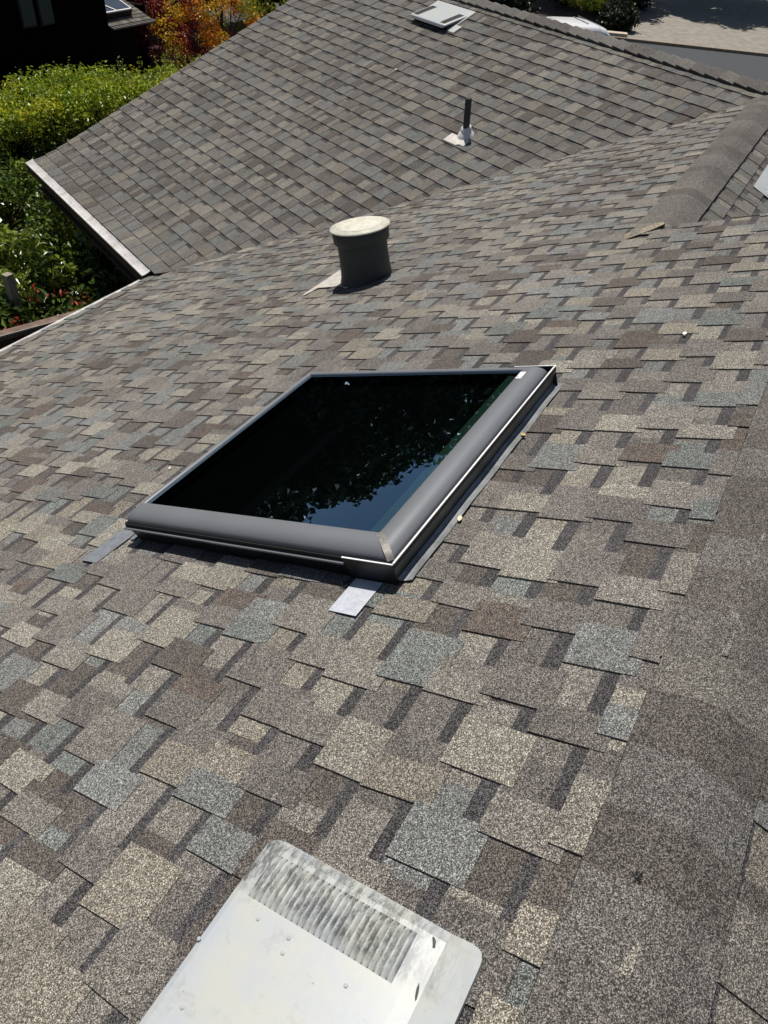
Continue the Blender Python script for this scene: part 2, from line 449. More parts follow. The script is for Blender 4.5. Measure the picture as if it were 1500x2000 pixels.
# rounded sash swept round the rectangle, narrow on the left and top, wide on the right and front
mb = MB()
def ringpt(k, inset, h):
    wl = (1.0, 1.0, .80, .95)                    # front, right, far, left widths
    x0 = inset * wl[0]; y0 = inset * wl[1]; x1 = SW - .042 - inset * .40; y1 = SL - .020 - inset * .38
    return [(x0, y0, h), (x1, y0, h), (x1, y1, h), (x0, y1, h)][k % 4]
prof = [(.006, HC - .012), (.005, HC + .004), (.010, HC + .014), (.020, HC + .024), (.035, HC + .032), (.052, HC + .036), (.070, HC + .036), (.086, HC + .034), (.094, HC + .030), (.096, HC + .016)]
for k in range(4):
    rows = []
    for tt in (0, .02, .98, 1):
        rows.append([tuple(np.array(ringpt(k, a, h)) * (1 - tt) + np.array(ringpt(k + 1, a, h)) * tt) for a, h in prof])
    mb.grid(rows, smooth=True)
frame_o = mb.build('frame', M_FR, sky_o)
mb = MB()                                        # corner joint strip
for (kk) in (0,):
    n_ = 8; rows = []
    for s in (-.008, .008):
        rows.append([(p[0] + s, p[1] - s, p[2] + .0012) for p in [ringpt(0, a, h) for a, h in prof[1:9]]])
    mb.grid(rows)
mb.build('corner_joint', simple('worn_joint', lin(150, 146, 138, .75), .5, .2, .5, .3, 90), sky_o)
# bright lips of the cladding
mb = MB()
def sheet(m_, pts, th, dirn):
    """thin plate: profile pts (a, h) extruded along an axis"""
    for i in range(len(pts) - 1):
        m_.face([dirn(0, *pts[i]), dirn(1, *pts[i]), dirn(1, *pts[i + 1]), dirn(0, *pts[i + 1])])
sheet(mb, [(-.0065, HC + .003), (-.010, HC + .003), (-.010, HC - .012), (.009, .030), (.014, .014)], 0, lambda e, a, h: ((-.010 + (SW + .022) * e) + (0 if h > .05 else (.016 if e == 0 else -.016)), a, h))
sheet(mb, [(-.008, HC + .002), (-.012, HC + .002), (-.012, HC - .012), (.006, .0), (.014, .0)], 0, lambda e, a, h: (a, (-.010 if h > .05 else .009) * (1 - e) + .175 * e, h))
mb.build('cladding', M_FRD, sky_o)
for bx_ in ((-.006, SW + .014, -.0118, -.0058, HC + .003, HC + .0058), (-.0125, -.0078, -.010, .176, HC + .002, HC + .0045), (SW + .010, SW + .014, -.006, .17, HC + .003, HC + .0052)):
    mb = MB(); mb.box(*bx_); mb.build('cladding_lip', M_LIP, sky_o)
mb = MB(); mb.tube([(0.03, SL - .006, HC - .002), (.012, SL - .005, HC - .003), (.0, SL - .006, HC - .012), (-.004, SL - .008, HC - .03)], .002); mb.build('corner_clip', M_LIP, sky_o)
mb = MB(); mb.box(SW + .010, SW + .0135, -.006, .17, .0, HC + .003); mb.build('corner_plate', M_FRD, sky_o)
mb = MB(); mb.box(-.014, 0, .178, SL - .006, HC - .024, HC - .018); mb.build('ledge', M_FR, sky_o)
mb = MB(); mb.box(-.004, .001, .178, SL - .010, HC - .018, HC - .004); mb.build('seal_gap', simple('black_rubber', (.008, .008, .008, 1), .8), sky_o)
# flashing: concave apron on the up-slope side, flat aprons elsewhere
mb = MB(); rng = random.Random(8)
pr = [(.013, .030), (.010, .024), (.005, .019), (-.003, .0165), (-.013, .0150), (-.027, .0145)]
rows = []
for i in range(25):
    u = .012 + (SW + .02) * i / 24; e = rng.uniform(-.006, .002) if 0 < i < 24 else 0
    k = min(1, .45 + .55 * min(i / 1.0, 1))
    rows.append([(u + (0 if i else .02 * (j / 5) ** 2), a * (1 if j < 5 else 1 + e * 6) , h + .002 * math.sin(i)) for j, (a, h) in enumerate(pr)])
mb.grid(rows)
mb.build('flashing', M_FLASH, sky_o)
mb = MB(); mb.box(.0, SW, SL - .005, SL + .02, .0, .0125); mb.build('flashing', M_FLASH, sky_o)
M_TAB = metal_mat('bare_metal_tab', lin(206, 210, 216, .9), lin(186, 190, 198, .9), .45, .05, 40)
M_TAB2 = metal_mat('dull_metal_tab', lin(150, 154, 160, .7), lin(128, 132, 138, .7), .5, .05, 40)
for i, (a, b) in enumerate(([(1.150, 2.553), (1.152, 2.463), (1.40, 2.448), (1.40, 2.548)], [(1.161, 1.339), (1.160, 1.238), (1.31, 1.236), (1.31, 1.337)]) and
                     [([(1.152, 2.555), (1.154, 2.462), (1.36, 2.448), (1.36, 2.548)], 0), ([(1.161, 1.339), (1.160, 1.238), (1.31, 1.236), (1.31, 1.337)], 0)]):
    mb = MB(); mb.prism([(x - SU, y - SD) for x, y in a][::1], .0118, .0130); mb.build('flashing_tab', M_TAB if i else M_TAB2, sky_o)
# glass
def glass_mat():
    t = NT('tinted_glass'); t.t.nodes.remove(t.b)
    tr = t.n('BsdfTransparent'); tr.inputs[0].default_value = (.42, .50, .47, 1)
    gl = t.n('BsdfGlossy'); gl.inputs['Roughness'].default_value = 0.0; gl.inputs[0].default_value = (.52, .76, 1, 1)
    fr = t.n('Fresnel'); fr.inputs[0].default_value = 1.5
    mx = t.n('MixShader'); fq = t.n('Math', operation='MULTIPLY', use_clamp=True); fq.inputs[1].default_value = 3.2; ge = t.n('NewGeometry'); iv = t.mul(1.0, ge.outputs['Backfacing'], 'SUBTRACT'); t.l(t.mul(fr.outputs[0], iv), fq.inputs[0]); t.l(fq.outputs[0], mx.inputs[0]); t.l(tr.outputs[0], mx.inputs[1]); t.l(gl.outputs[0], mx.inputs[2]); t.l(mx.outputs[0], t.out.inputs[0])
    return t.m
gx0, gy0, gx1, gy1 = .094, .094, SW - .042 - .096 * .4 + .002, SL - .020 - .096 * .38 + .002
mb = MB(); mb.box(gx0, gx1, gy0, gy1, HC + .020, HC + .026); mb.build('glass_pane', glass_mat(), sky_o)
M_WELL = simple('shaft_paint', (.006, .007, .006, 1), .9, var=.1)
mb = MB()
for a in ((.05, SW - .07, .05, .092), (.05, SW - .07, SL - .05, SL - .035), (.03, .09, .09, SL - .05), (SW - .078, SW - .06, .09, SL - .05)): mb.box(*a, -.05, HC + .019)
mb.build('shaft', M_WELL, sky_o)
mb = MB(); mb.box(.10, SW - .085, .094, .152, HC + .004, HC + .010); mb.build('blind_rail', simple('green_grey_rail', lin(150, 172, 160, 1), .7, var=.08), sky_o)
mb = MB(); mb.box(.090, SW - .078, .092, SL - .05, HC - .03, HC - .024); mb.build('blind', simple('black_blind', (.004, .004, .005, 1), .9), sky_o)
mb = MB(); mb.prism([(x - SU, y - SD) for x, y in [(2.418, 1.262), (2.418, 1.238), (2.475, 1.238), (2.475, 1.262)]], HC + .0365, HC + .0375); st = mb.build('sticker', simple('white_sticker', (.8, .8, .78, 1), .5, var=.03), sky_o)
mb = MB(); mb.box(2.432 - SU, 2.438 - SU, 1.254 - SD, 1.259 - SD, HC + .0376, HC + .0379); mb.build('sticker_dot', simple('black_ink', (.02, .02, .02, 1), .6), st)

# ------------------------------------------------------------------ roof vents (low slope-back vents)
def vent_mat(dirty):
    t = NT('aged_white_paint' if dirty else 'white_vent_paint'); co = t.coord()
    c = t.mix(t.ramp(t.noise(7, 6, .6, co), .38, .62, 0, 1), lin(202, 203, 194, .76), lin(192, 198, 203, .76))
    if dirty:
        c = t.mix(t.ramp(t.noise(22, 8, .75, co), .56, .70, 0, .5), c, lin(158, 156, 148, .8))
        sp = t.n('TexVoronoi'); sp.inputs['Scale'].default_value = 24; t.l(co, sp.inputs['Vector'])
        c = t.mix(t.ramp(sp.outputs['Distance'], .03, .05, .65, 0), c, lin(120, 112, 100, .7))
        # grime between and around the louvres: a stain belonging to that strip of the cover
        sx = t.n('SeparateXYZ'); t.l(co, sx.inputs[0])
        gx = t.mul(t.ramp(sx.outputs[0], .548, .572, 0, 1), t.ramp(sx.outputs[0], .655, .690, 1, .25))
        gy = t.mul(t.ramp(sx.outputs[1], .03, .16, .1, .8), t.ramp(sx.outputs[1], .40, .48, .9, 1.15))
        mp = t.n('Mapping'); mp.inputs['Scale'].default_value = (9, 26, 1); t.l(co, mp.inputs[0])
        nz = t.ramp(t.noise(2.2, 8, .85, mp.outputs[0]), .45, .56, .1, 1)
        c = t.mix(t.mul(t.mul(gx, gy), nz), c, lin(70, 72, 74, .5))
        t.bump(t.noise(30, 4, .6, co), .2, .0015)
    return t.base(c, .42 if dirty else .4, 0, .4)
M_VD = vent_mat(True); M_VW = vent_mat(False)
M_SLOT = simple('dark_screen', lin(58, 56, 52, .6), .9)
VW_, VL_ = .67, .462
def roof_vent(m4, label, mat, detail, flap=None):
    """cover is VW_ wide (x), VL_ long down the slope (y), open along its raised low edge"""
    o = empty('roof_vent', m4, label, 'roof vent', 'slope backed roof vents')
    hi = .082
    ht = lambda y: .012 + (hi - .012) * min(1, max(0, y - .07) / (VL_ - .07)) ** .9
    xs = [0, .02] + [.04 + (VW_ - .08) * i / 12 for i in range(13)] + [VW_ - .02, VW_]
    ys = [0, .012, .03, .07] + [.07 + (VL_ - .10) * i / 12 for i in range(1, 13)] + [VL_ - .012, VL_]
    strips = ((.550, .640), (.030, .120))
    y0s, y1s = .120, .428
    c = MB()
    r = .028
    def outline(x, y):                            # round the corners in plan
        cx, cy = min(max(x, r), VW_ - r), min(max(y, r), VL_ - r); dx, dy = x - cx, y - cy; d = math.hypot(dx, dy)
        if d > r: return cx + dx * r / d, cy + dy * r / d
        return x, y
    def edge(x, y):                               # soft edge
        m = min(x, VW_ - x, VL_ - y + 0.002, .02) / .02
        return -.006 * (1 - max(0, m)) ** 2
    if detail:
        xs = sorted(set([round(v, 4) for v in xs + [strips[0][0], strips[0][1]]]))
        ys = sorted(set([round(v, 4) for v in ys + [y0s, y1s]]))
    rows = []
    P = lambda x, y: (*outline(x, y), ht(y) + edge(x, y))
    for j in range(len(ys) - 1):
        for i in range(len(xs) - 1):
            xm, ym = (xs[i] + xs[i + 1]) / 2, (ys[j] + ys[j + 1]) / 2
            if detail and y0s < ym < y1s and strips[0][0] < xm < strips[0][1]: continue
            c.face([P(xs[i], ys[j]), P(xs[i + 1], ys[j]), P(xs[i + 1], ys[j + 1]), P(xs[i], ys[j + 1])], smooth=not detail or True)
    # rim going down round three sides; the low edge has a short lip over the opening
    per = [(x, 0) for x in xs] + [(VW_, y) for y in ys[1:]] + [(x, VL_) for x in reversed(xs[:-1])] + [(0, y) for y in reversed(ys[1:-1])]
    top = [P(*p) for p in per]
    bot = [(q[0], q[1] + .018, (q[2] - .022)) if p[1] >= VL_ - .001 else (q[0], q[1], max(.004, q[2] - .016)) for p, q in zip(per, top)]
    c.grid([top, bot], close=True)
    # inner box carrying the cover
    cv = c.build('cover', mat, o)
    d = MB()
    for x in (.035, VW_ - .035): d.face([(x, .06, .005), (x, VL_ - .03, .005), (x, VL_ - .03, ht(VL_ - .03) - .004), (x, .06, ht(.06) - .004)])
    d.face([(.035, VL_ - .035, .005), (VW_ - .035, VL_ - .035, .005), (VW_ - .035, VL_ - .035, hi - .006), (.035, VL_ - .035, hi - .006)])
    d.build('throat', simple('dark_opening', (.012, .012, .013, 1), .9), o)
    fl = MB(); fl.box(-.03, VW_ + .03, -.02, VL_ - .06, .008, .0115) if not detail else fl.box(.04, VW_ - .03, .03, VL_ - .05, .0065, .009)
    if flap: fl.box(*flap, .0115, .0135)
    fl.build('flashing', mat, o)
    if detail:
        n = 25; pit = (y1s - y0s) / n; l = MB(); l2 = MB()
        for k in range(n):
            ya = y0s + k * pit; yb = ya + pit; x0, x1 = strips[0]
            nx = 7; rs = []
            shp = ((0, -.004), (.14, .0018), (.45, .0062), (.80, .0062), (.87, .000))
            for a, h in shp:
                y = ya + a * pit
                rs.append([(x0 + (x1 - x0) * i / nx, y, ht(y) + h * min(1, 7 * min(i, nx - i) / nx) - .0004 * (0 < i < nx)) for i in range(nx + 1)])
            l.grid(rs, smooth=True)
            q1 = [(p_[0], ya + .86 * pit, ht(ya) - .003 - .0035 * (0 < i_ < nx)) for i_, p_ in enumerate(rs[0])]
            l2.grid([q1, [(p_[0], yb + .06 * pit, ht(yb) - .003 - .0035 * (0 < i_ < nx)) for i_, p_ in enumerate(rs[0])]], smooth=False)
        lo = l.build('louvres', mat, cv); l2.build('slots', simple('sooty_slot', (.08, .08, .08, 1), .9), lo)
        rng = random.Random(2)
        for (x, y) in ((.525, .385), (.545 - .02, .315), (.447, .46), (.50, .31), (.51, .185), (.35, .41), (.30, .2), (.2, .33), (.45, .12), (.15, .12)):
            h = ht(y); rv = MB(); rv.lathe([(.0042, h - .001), (.0038, h + .0010), (.0022, h + .0018), (.0003, h + .0020)], 12, x, y); rv.build('rivet', mat, cv)
        tar = simple('black_tar', (.015, .015, .017, 1), .6)
        for (x, y, L, wd, a) in ((.640, .118, .017, .008, .5), (.562, .108, .027, .0055, .25), (.500, .106, .012, .006, .5)):
            pts = []
            for i in range(10):
                t = 2 * math.pi * i / 10; rr = rng.uniform(.55, 1.2); px, py = L / 2 * math.cos(t) * rr, wd / 2 * math.sin(t) * rr
                pts.append((x + px * math.cos(a) - py * math.sin(a), y + px * math.sin(a) + py * math.cos(a) - .03))
            sc = MB(); sc.face([(px, py, ht(py) + .0009) for px, py in pts]); sc.build('tar_spot', tar, cv)
    else:
        for a, b in strips:
            s = MB(); s.grid([[(a, y, ht(y) + .002), (b, y, ht(y) + .002)] for y in [y0s + (y1s - y0s) * q / 8 for q in range(9)]], smooth=False); s.build('louvres', M_SLOT, cv)
    return o
roof_vent(FA.mat(.484 - VW_, .504, .006), 'large aged white metal roof vent cover with dirty ribbed louvres, nearest to the viewer', M_VD, True)
roof_vent(FB.mat(.70, -5.26, .008), 'small white roof vent with two dark slots near the far ridge', M_VW, False, flap=(-.13, .0, .30, .44))
roof_vent(FC.mat(-6.24 - VW_, .34, .008), 'bright white roof vent corner cut off by the right edge, beyond the low ridge cap', M_VD, False)

# ------------------------------------------------------------------ round vent stack
M_DK = simple('weathered_dark_green_paint', lin(70, 76, 75, .62), .5, .1, .5, .1, 14)
M_CAP = metal_mat('sun_bleached_cap', lin(226, 223, 208, .88), lin(206, 200, 178, .86), .55, 0, 16)
M_WF = metal_mat('white_flashing', lin(214, 210, 200, .85), lin(188, 180, 166, .85), .5, 0, 16)
vb = FA.p(4.335, 3.26, .012)
o = empty('round_vent', None, 'short fat round roof vent with dark body and pale flat cap', 'roof vent', loc=vb)
ax = unit(.42 * np.array([0, 0, 1]) + .58 * nA); o.rotation_euler = Vector(ax).to_track_quat('Z', 'Y').to_euler()
mb = MB(); mb.lathe([(.205, -.06), (.196, -.02), (.190, .0), (.182, .03), (.176, .09), (.174, .18), (.176, .285)]); mb.build('body', M_DK, o)
mb = MB(); mb.lathe([(.160, .262), (.192, .266), (.196, .272), (.198, .34), (.196, .345), (.15, .346)]); mb.build('collar', M_DK, o)
mb = MB(); ids = mb.lathe([(.190, .350), (.206, .351), (.210, .356), (.208, .362), (.168, .366), (.164, .372), (.160, .375), (.10, .378), (.002, .379)], 56, lean=(.0, .0)); mb.poly(ids[0][::-1]); mb.build('cap', M_CAP, o)
F2 = FA; mb = MB()
mi = o.matrix_basis.copy(); bpy.context.view_layer.update(); inv = o.matrix_world.inverted()
pl = [(4.12, 3.30), (4.19, 3.40), (4.20, 3.615), (4.065, 3.645), (4.055, 3.668), (4.22, 3.672), (4.58, 3.68), (4.60, 3.30)]
tp = [inv @ Vector(FA.p(x, y, .0150)) for x, y in pl]; bt = [inv @ Vector(FA.p(x, y, .012)) for x, y in pl]
mb.face(tp[::1]); mb.face(bt[::-1])
for i in range(len(pl)): j = (i + 1) % len(pl); mb.face([bt[i], bt[j], tp[j], tp[i]])
mb.build('flashing', M_WF, o)

# plumbing pipe on the far slope
pb = FB.p(-1.175, -3.475, .01)
o = empty('vent_pipe', None, 'thin dark upright plumbing pipe in a white flashing on the far slope', 'pipe', loc=pb)
o.rotation_euler = Vector(unit(np.array([.0, .055, 1]))).to_track_quat('Z', 'Y').to_euler()
mb = MB(); ids = mb.lathe([(.034, -.05), (.034, .352), (.032, .355), (.028, .355), (.027, .25), (.001, .24)], 24); mb.build('pipe', simple('dark_grey_pipe', lin(70, 74, 74, .55), .5, 0, .5, .08, 20), o)
bpy.context.view_layer.update(); inv = o.matrix_world.inverted().to_3x3()
nb = inv @ Vector(nB); xb = inv @ Vector(FB.X); yb = inv @ Vector(FB.Y)
def onb(x, y, h): return xb * x + yb * y + nb * h
mb = MB(); rows = []
for r_, h in ((.105, .002), (.10, .012), (.082, .035), (.062, .062), (.058, .066), (.064, .070), (.064, .082), (.040, .09), (.035, .10)):
    k = min(1, h / .07)
    r_ *= .88; rows.append([onb(r_ * math.cos(a), r_ * math.sin(a), 0) * 1 + nb * h * (1 - k) + Vector((0, 0, h)) * k for a in [2 * math.pi * i / 28 for i in range(28)]])
mb.grid(rows, close=True); mb.build('boot', simple('white_rubber_boot', (.72, .70, .66, 1), .5, var=.08), o)
mb = MB(); q = [(-.13, .05), (.155, .05), (.155, .175), (-.04, .175), (-.06, .145), (-.13, .145)]
mb.face([onb(x, y, .0135) for x, y in q]); mb.face([onb(x, y, .010) for x, y in q[::-1]])
for i in range(len(q)): a, b = q[i], q[(i + 1) % len(q)]; mb.face([onb(*a, .010), onb(*b, .010), onb(*b, .0135), onb(*a, .0135)])
mb.build('flashing', M_WF, o)

# small litter on the roof
def leaf(x, y, h, L, w, rot, col, label, F=FA, name='dry_leaf', cat='leaf'):
    m = MB(); rows = []
    for i in range(7):
        t = i / 6; ww = w * math.sin(math.pi * (t * .9 + .05)) ; rows.append([(L * (t - .5), -ww / 2, .003 + .004 * t * t), (L * (t - .5), 0, .001 + .003 * t * t), (L * (t - .5), ww / 2, .003 + .004 * t * t)])
    m.grid(rows); ob = m.build(name, simple(name, col, .6), None); ob.matrix_world = F.mat(x, y, h, rot)
    tag(ob, label, cat, 'fallen leaves and petals'); return ob
leaf(1.650, 1.145, .018, .028, .016, .3, lin(236, 222, 186, .9), 'pale cream petal lying at the near end of the skylight flashing', name='petal', cat='petal')
leaf(2.186, 1.150, .018, .026, .014, 1.2, lin(214, 178, 110, .8), 'small tan leaf on the far half of the skylight flashing')
leaf(3.057, .791, .013, .024, .018, .2, lin(240, 238, 230, .9), 'tiny white petal on the shingles right of the skylight', name='petal', cat='petal')
leaf(1.80, 2.72, .013, .022, .014, .8, lin(225, 210, 190, .8), 'tiny pale petal on the shingles left of the skylight', name='petal', cat='petal')
leaf(.62, -3.95, .013, .03, .02, .4, lin(240, 230, 190, .9), 'tiny cream petal on the far slope left of the pipe', F=FB, name='petal', cat='petal')

# ------------------------------------------------------------------ surroundings
M_SOIL = simple('dark_soil', lin(84, 68, 52, .55), .95, var=.35, sc=2)
g = MB(); g.face([(-300, -300, 0), (400, -300, 0), (400, 400, 0), (-300, 400, 0)]); tag(g.build('ground', M_SOIL), kind='structure')
def road_frame():
    a = np.array([36.9, 9.9]); b = np.array([39.3, 3.9]); d = unit(b - a); return a, d, np.array([-d[1], d[0]])
ra, rd, rn = road_frame()                        # rd runs to the right, rn away from the house
if rn[0] < 0: rn = -rn
rp = lambda s, t: tuple(ra + rd * s + rn * t)
M_ASPH = simple('asphalt', lin(84, 88, 92, .52), .85, var=.05, sc=.6)
def conc():
    t = NT('exposed_aggregate_drive'); co = t.coord()
    c = t.mix(t.ramp(t.noise(2.5, 6, .6, co), .35, .65, 0, 1), lin(174, 167, 154, .72), lin(150, 143, 131, .7))
    c = t.mix(t.ramp(t.noise(30, 3, .8, co), .5, .68, 0, .5), c, lin(118, 106, 92, .6))
    c = t.mix(t.ramp(t.noise(55, 2, .6, co), .55, .7, 0, .35), c, lin(200, 194, 182, .62))
    return t.base(c, .9)
m = MB(); m.face([(*rp(-40, -11), .004), (*rp(60, -11), .004), (*rp(60, -.02), .004), (*rp(-40, -.02), .004)][::-1]); tag(m.build('road', M_ASPH), kind='structure')
m = MB(); m.prism([rp(-.4, .1), rp(40, .1), rp(40, 26), rp(3.0, 26), rp(1.2, 8)], -.05, .05); tag(m.build('driveway', conc()), kind='structure')
m = MB(); m.prism([rp(-40, .0), rp(60, .0), rp(60, .14), rp(-40, .14)][::-1], -.05, .11); tag(m.build('kerb', simple('kerb_concrete', lin(170, 152, 130, .7), .9, var=.35, sc=9)), kind='structure')
m = MB(); m.prism([rp(-40, .145), rp(60, .145), rp(60, .26), rp(-40, .26)][::-1], -.05, .056); tag(m.build('gutter_crack', simple('dirt_line', lin(52, 42, 36, .5), .95, var=.5, sc=6)), kind='structure')
m = MB(); m.prism([rp(-.5, .3), rp(.5, .35), rp(.5, .75), rp(-.5, .7)], 0, .2); tag(m.build('kerb_block', simple('pale_block', lin(214, 200, 180, .8), .85, var=.3, sc=10), bevel=.02), 'pale concrete block at the start of the driveway beside the kerb', 'kerb block')

def foliage_mat(name, rough=.42, trans=.25, spec=.5):
    t = NT(name); at = t.n('Attribute', attribute_name='Col')
    t.base(at.outputs['Color'], rough, 0, spec)
    tr = t.n('BsdfTranslucent'); t.l(t.scale(at.outputs['Color'], 1.3), tr.inputs[0])
    mx = t.n('MixShader'); mx.inputs[0].default_value = trans; t.l(t.b.outputs[0], mx.inputs[1]); t.l(tr.outputs[0], mx.inputs[2]); t.l(mx.outputs[0], t.out.inputs[0])
    return t.m
M_LEAF = foliage_mat('leaves'); M_LEAFG = foliage_mat('glossy_leaves', .28, .15, .6); M_PETAL = foliage_mat('petals', .5, .3, .3)
M_BARK = simple('bark', lin(110, 88, 70, .6), .9, var=.4, sc=12, bump=.01)

def leaf_mesh(name, mat, parent, C_, N_, L, w, cols, seed, up=.4, tri=False):
    """C_: (n,3) leaf centres, N_: (n,3) preferred normals; cols: (n,3)"""
    rng = np.random.default_rng(seed); n = len(C_)
    nn = N_ + rng.normal(0, .55, (n, 3)); nn[:, 2] += up; nn /= np.linalg.norm(nn, axis=1)[:, None]
    t = rng.normal(0, 1, (n, 3)); t -= (t * nn).sum(1)[:, None] * nn; t /= np.linalg.norm(t, axis=1)[:, None]
    b = np.cross(nn, t); Ls = L * rng.uniform(.6, 1.3, n)[:, None]; ws = w * rng.uniform(.7, 1.2, n)[:, None]
    fold = nn * ws * .25
    v = np.stack([C_ - t * Ls / 2, C_ - b * ws / 2 + fold, C_ + t * Ls / 2 - nn * Ls * .12, C_ + b * ws / 2 + fold], 1).reshape(-1, 3)
    base = (np.arange(n) * 4)[:, None]
    f = np.concatenate([base + [0, 1, 2], base + [0, 2, 3]], 1).reshape(-1, 3)
    me = bpy.data.meshes.new(name); me.from_pydata(v.tolist(), [], f.tolist()); me.update()
    at = me.color_attributes.new('Col', 'FLOAT_COLOR', 'CORNER'); arr = np.ones((n, 6, 4), np.float32); arr[:, :, :3] = cols[:, None, :]
    at.data.foreach_set('color', arr.ravel()); me.materials.append(mat)
    o = bpy.data.objects.new(name, me); COL.objects.link(o)
    if parent is not None: o.parent = parent
    return o
def clumps(rng, center, radii, nc, rc, per, shell=.55, box=False):
    """leaf centres on clumps filling an ellipsoid (or box)"""
    c = rng.normal(0, 1, (nc, 3)); c /= np.linalg.norm(c, axis=1)[:, None]; c *= (rng.uniform(shell ** 3, 1, nc) ** (1 / 3))[:, None]
    if box: c = rng.uniform(-1, 1, (nc, 3))
    c = c * radii + center
    r = rc * rng.uniform(.6, 1.25, nc)
    d = rng.normal(0, 1, (nc, per, 3)); d /= np.linalg.norm(d, axis=2)[:, :, None]
    P = c[:, None, :] + d * (r[:, None] * rng.uniform(.55, 1.08, (nc, per)))[:, :, None]
    return P.reshape(-1, 3), d.reshape(-1, 3), np.repeat(np.arange(nc), per), c
def colmix(rng, n, pal, w=None, var=.25):
    pal = np.array([p[:3] for p in pal]); k = rng.choice(len(pal), n, p=None if w is None else np.array(w) / sum(w))
    return pal[k] * rng.uniform(1 - var, 1 + var, n)[:, None]
def tree(name, label, cat, base, center, radii, nc, rc, per, L, w, pal, seed, group=None, trunk=.12, wts=None, mat=None, limbs=7, clumpcol=True, up=.4):
    rng = np.random.default_rng(seed); o = empty(name, None, label, cat, group, loc=base); base = np.array(base, float)
    C_ = np.array(center, float) - base
    P, D, k, cc = clumps(rng, C_, np.array(radii, float), nc, rc, per)
    ok = P[:, 2] > .02; P, D, k = P[ok], D[ok], k[ok]
    cc_col = colmix(rng, nc, pal, wts, .12); cols = cc_col[k] * rng.uniform(.75, 1.25, len(P))[:, None] if clumpcol else colmix(rng, len(P), pal, wts)
    leaf_mesh('crown', mat or M_LEAF, o, P, D, L, w, cols, seed, up)
    t = MB(); top = C_ + np.array([0, 0, radii[2] * .3]); t.tube([(0, 0, -.1), tuple(top * .35 + np.array([.03, .02, 0])), tuple(top * .7), tuple(top)], trunk, trunk * .35, 9)
    for i in rng.choice(nc, min(limbs, nc), replace=False):
        s = top * rng.uniform(.35, .8); t.tube([tuple(s), tuple((s + cc[i]) / 2 + np.array([0, 0, .08])), tuple(cc[i])], trunk * .35, trunk * .12, 6)
    t.build('trunk', M_BARK, o); return o

G = lambda r, g, b, k=1: (r * k, g * k, b * k)
# long clipped hedge, top near z=2.5
hd = unit([3.3, -1.1]); hn = np.array([-hd[1], hd[0]])
def hedge():
    rng = np.random.default_rng(5); o = empty('hedge', None, 'long leafy hedge with sunlit yellow green top running behind the roof on the left', 'hedge', loc=(9.5, 12.6, 0))
    n = 900
    s = rng.uniform(-5.2, 6.2, n); t = rng.uniform(-.95, .72, n); z = 2.42 - .32 * rng.random(n) ** 1.3 + .10 * np.sin(s * 1.7) 
    low = rng.random(n) < .42; z[low] = rng.uniform(.4, 2.2, low.sum()); t[low] = rng.uniform(-1.05, -.75, low.sum())
    c = np.stack([hd[0] * s + hn[0] * t, hd[1] * s + hn[1] * t, z], 1)
    per = 90; r = rng.uniform(.13, .30, n); d = rng.normal(0, 1, (n, per, 3)); d /= np.linalg.norm(d, axis=2)[:, :, None]
    P = (c[:, None] + d * (r[:, None] * rng.uniform(.4, 1.1, (n, per)))[:, :, None]).reshape(-1, 3); D = d.reshape(-1, 3)
    pal = [G(.38, .42, .02), G(.30, .38, .02), G(.46, .46, .03), G(.20, .29, .02)]
    cols = colmix(rng, n, pal, None, .1)[np.repeat(np.arange(n), per)] * rng.uniform(.7, 1.3, n * per)[:, None]
    # new growth at the top is yellower than the old leaves below, darkened as painted shade
    old_shaded = np.clip((2.42 - P[:, 2]) / .6, 0, 1)[:, None]
    cols = cols * (1 - old_shaded) + np.array([.055, .095, .016]) * old_shaded * rng.uniform(.7, 1.3, len(P))[:, None]
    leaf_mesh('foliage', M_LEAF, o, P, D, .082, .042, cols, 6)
    # upright shoots sticking out of the top
    m = 260; s = rng.uniform(-5, 6, m); t = rng.uniform(-.6, .75, m); h = rng.uniform(.1, .32, m); b = np.stack([hd[0] * s + hn[0] * t, hd[1] * s + hn[1] * t, np.full(m, 2.48)], 1)
    k = 12; q = b[:, None] + np.stack([rng.normal(0, .02, (m, k)), rng.normal(0, .02, (m, k)), h[:, None] * rng.uniform(0, 1, (m, k))], 2)
    q = q.reshape(-1, 3); leaf_mesh('shoots', M_LEAF, o, q, rng.normal(0, 1, q.shape), .05, .024, colmix(rng, len(q), [G(.24, .30, .04), G(.30, .32, .05)]), 7)
    st = MB()
    for s in np.arange(-5, 6.2, .55): st.tube([(hd[0] * s, hd[1] * s, -.1), (hd[0] * s + .05, hd[1] * s + .04, 1.0), (hd[0] * s - .05, hd[1] * s, 2.1)], .03, .015, 6)
    st.build('stems', M_BARK, o)
hedge()
DK = [G(.07, .12, .012), G(.10, .16, .016), G(.05, .085, .010), G(.17, .22, .025)]
def shrub(name, label, base, center, radii, nc, rc, per, L, w, pal, seed, mat=M_LEAFG, group=None, wts=None, up=.8): return tree(name, label, 'shrub', base, center, radii, nc, rc, per, L, w, pal, seed, group, .05, wts, mat, 12, True, up)
shrub('glossy_shrub', 'big glossy dark green shrub filling the corner below the two gutters', (5.3, 8.25, 0), (5.3, 8.1, 1.4), (1.35, 1.7, 1.1), 230, .26, 120, .12, .05, DK, 41)
shrub('glossy_shrub', 'dark leafy shrub standing between the gutter corner and the hedge', (7.0, 10.9, 0), (7.0, 10.9, 1.1), (1.4, 1.1, 1.1), 140, .26, 120, .09, .046, DK, 42)
shrub('glossy_shrub', 'dark shrub at the left edge under the hedge with a few pale leaves', (5.7, 11.6, 0), (5.7, 11.6, 1.3), (1.4, 1.1, 1.0), 140, .26, 120, .09, .046, DK + [G(.16, .2, .04)], 43)
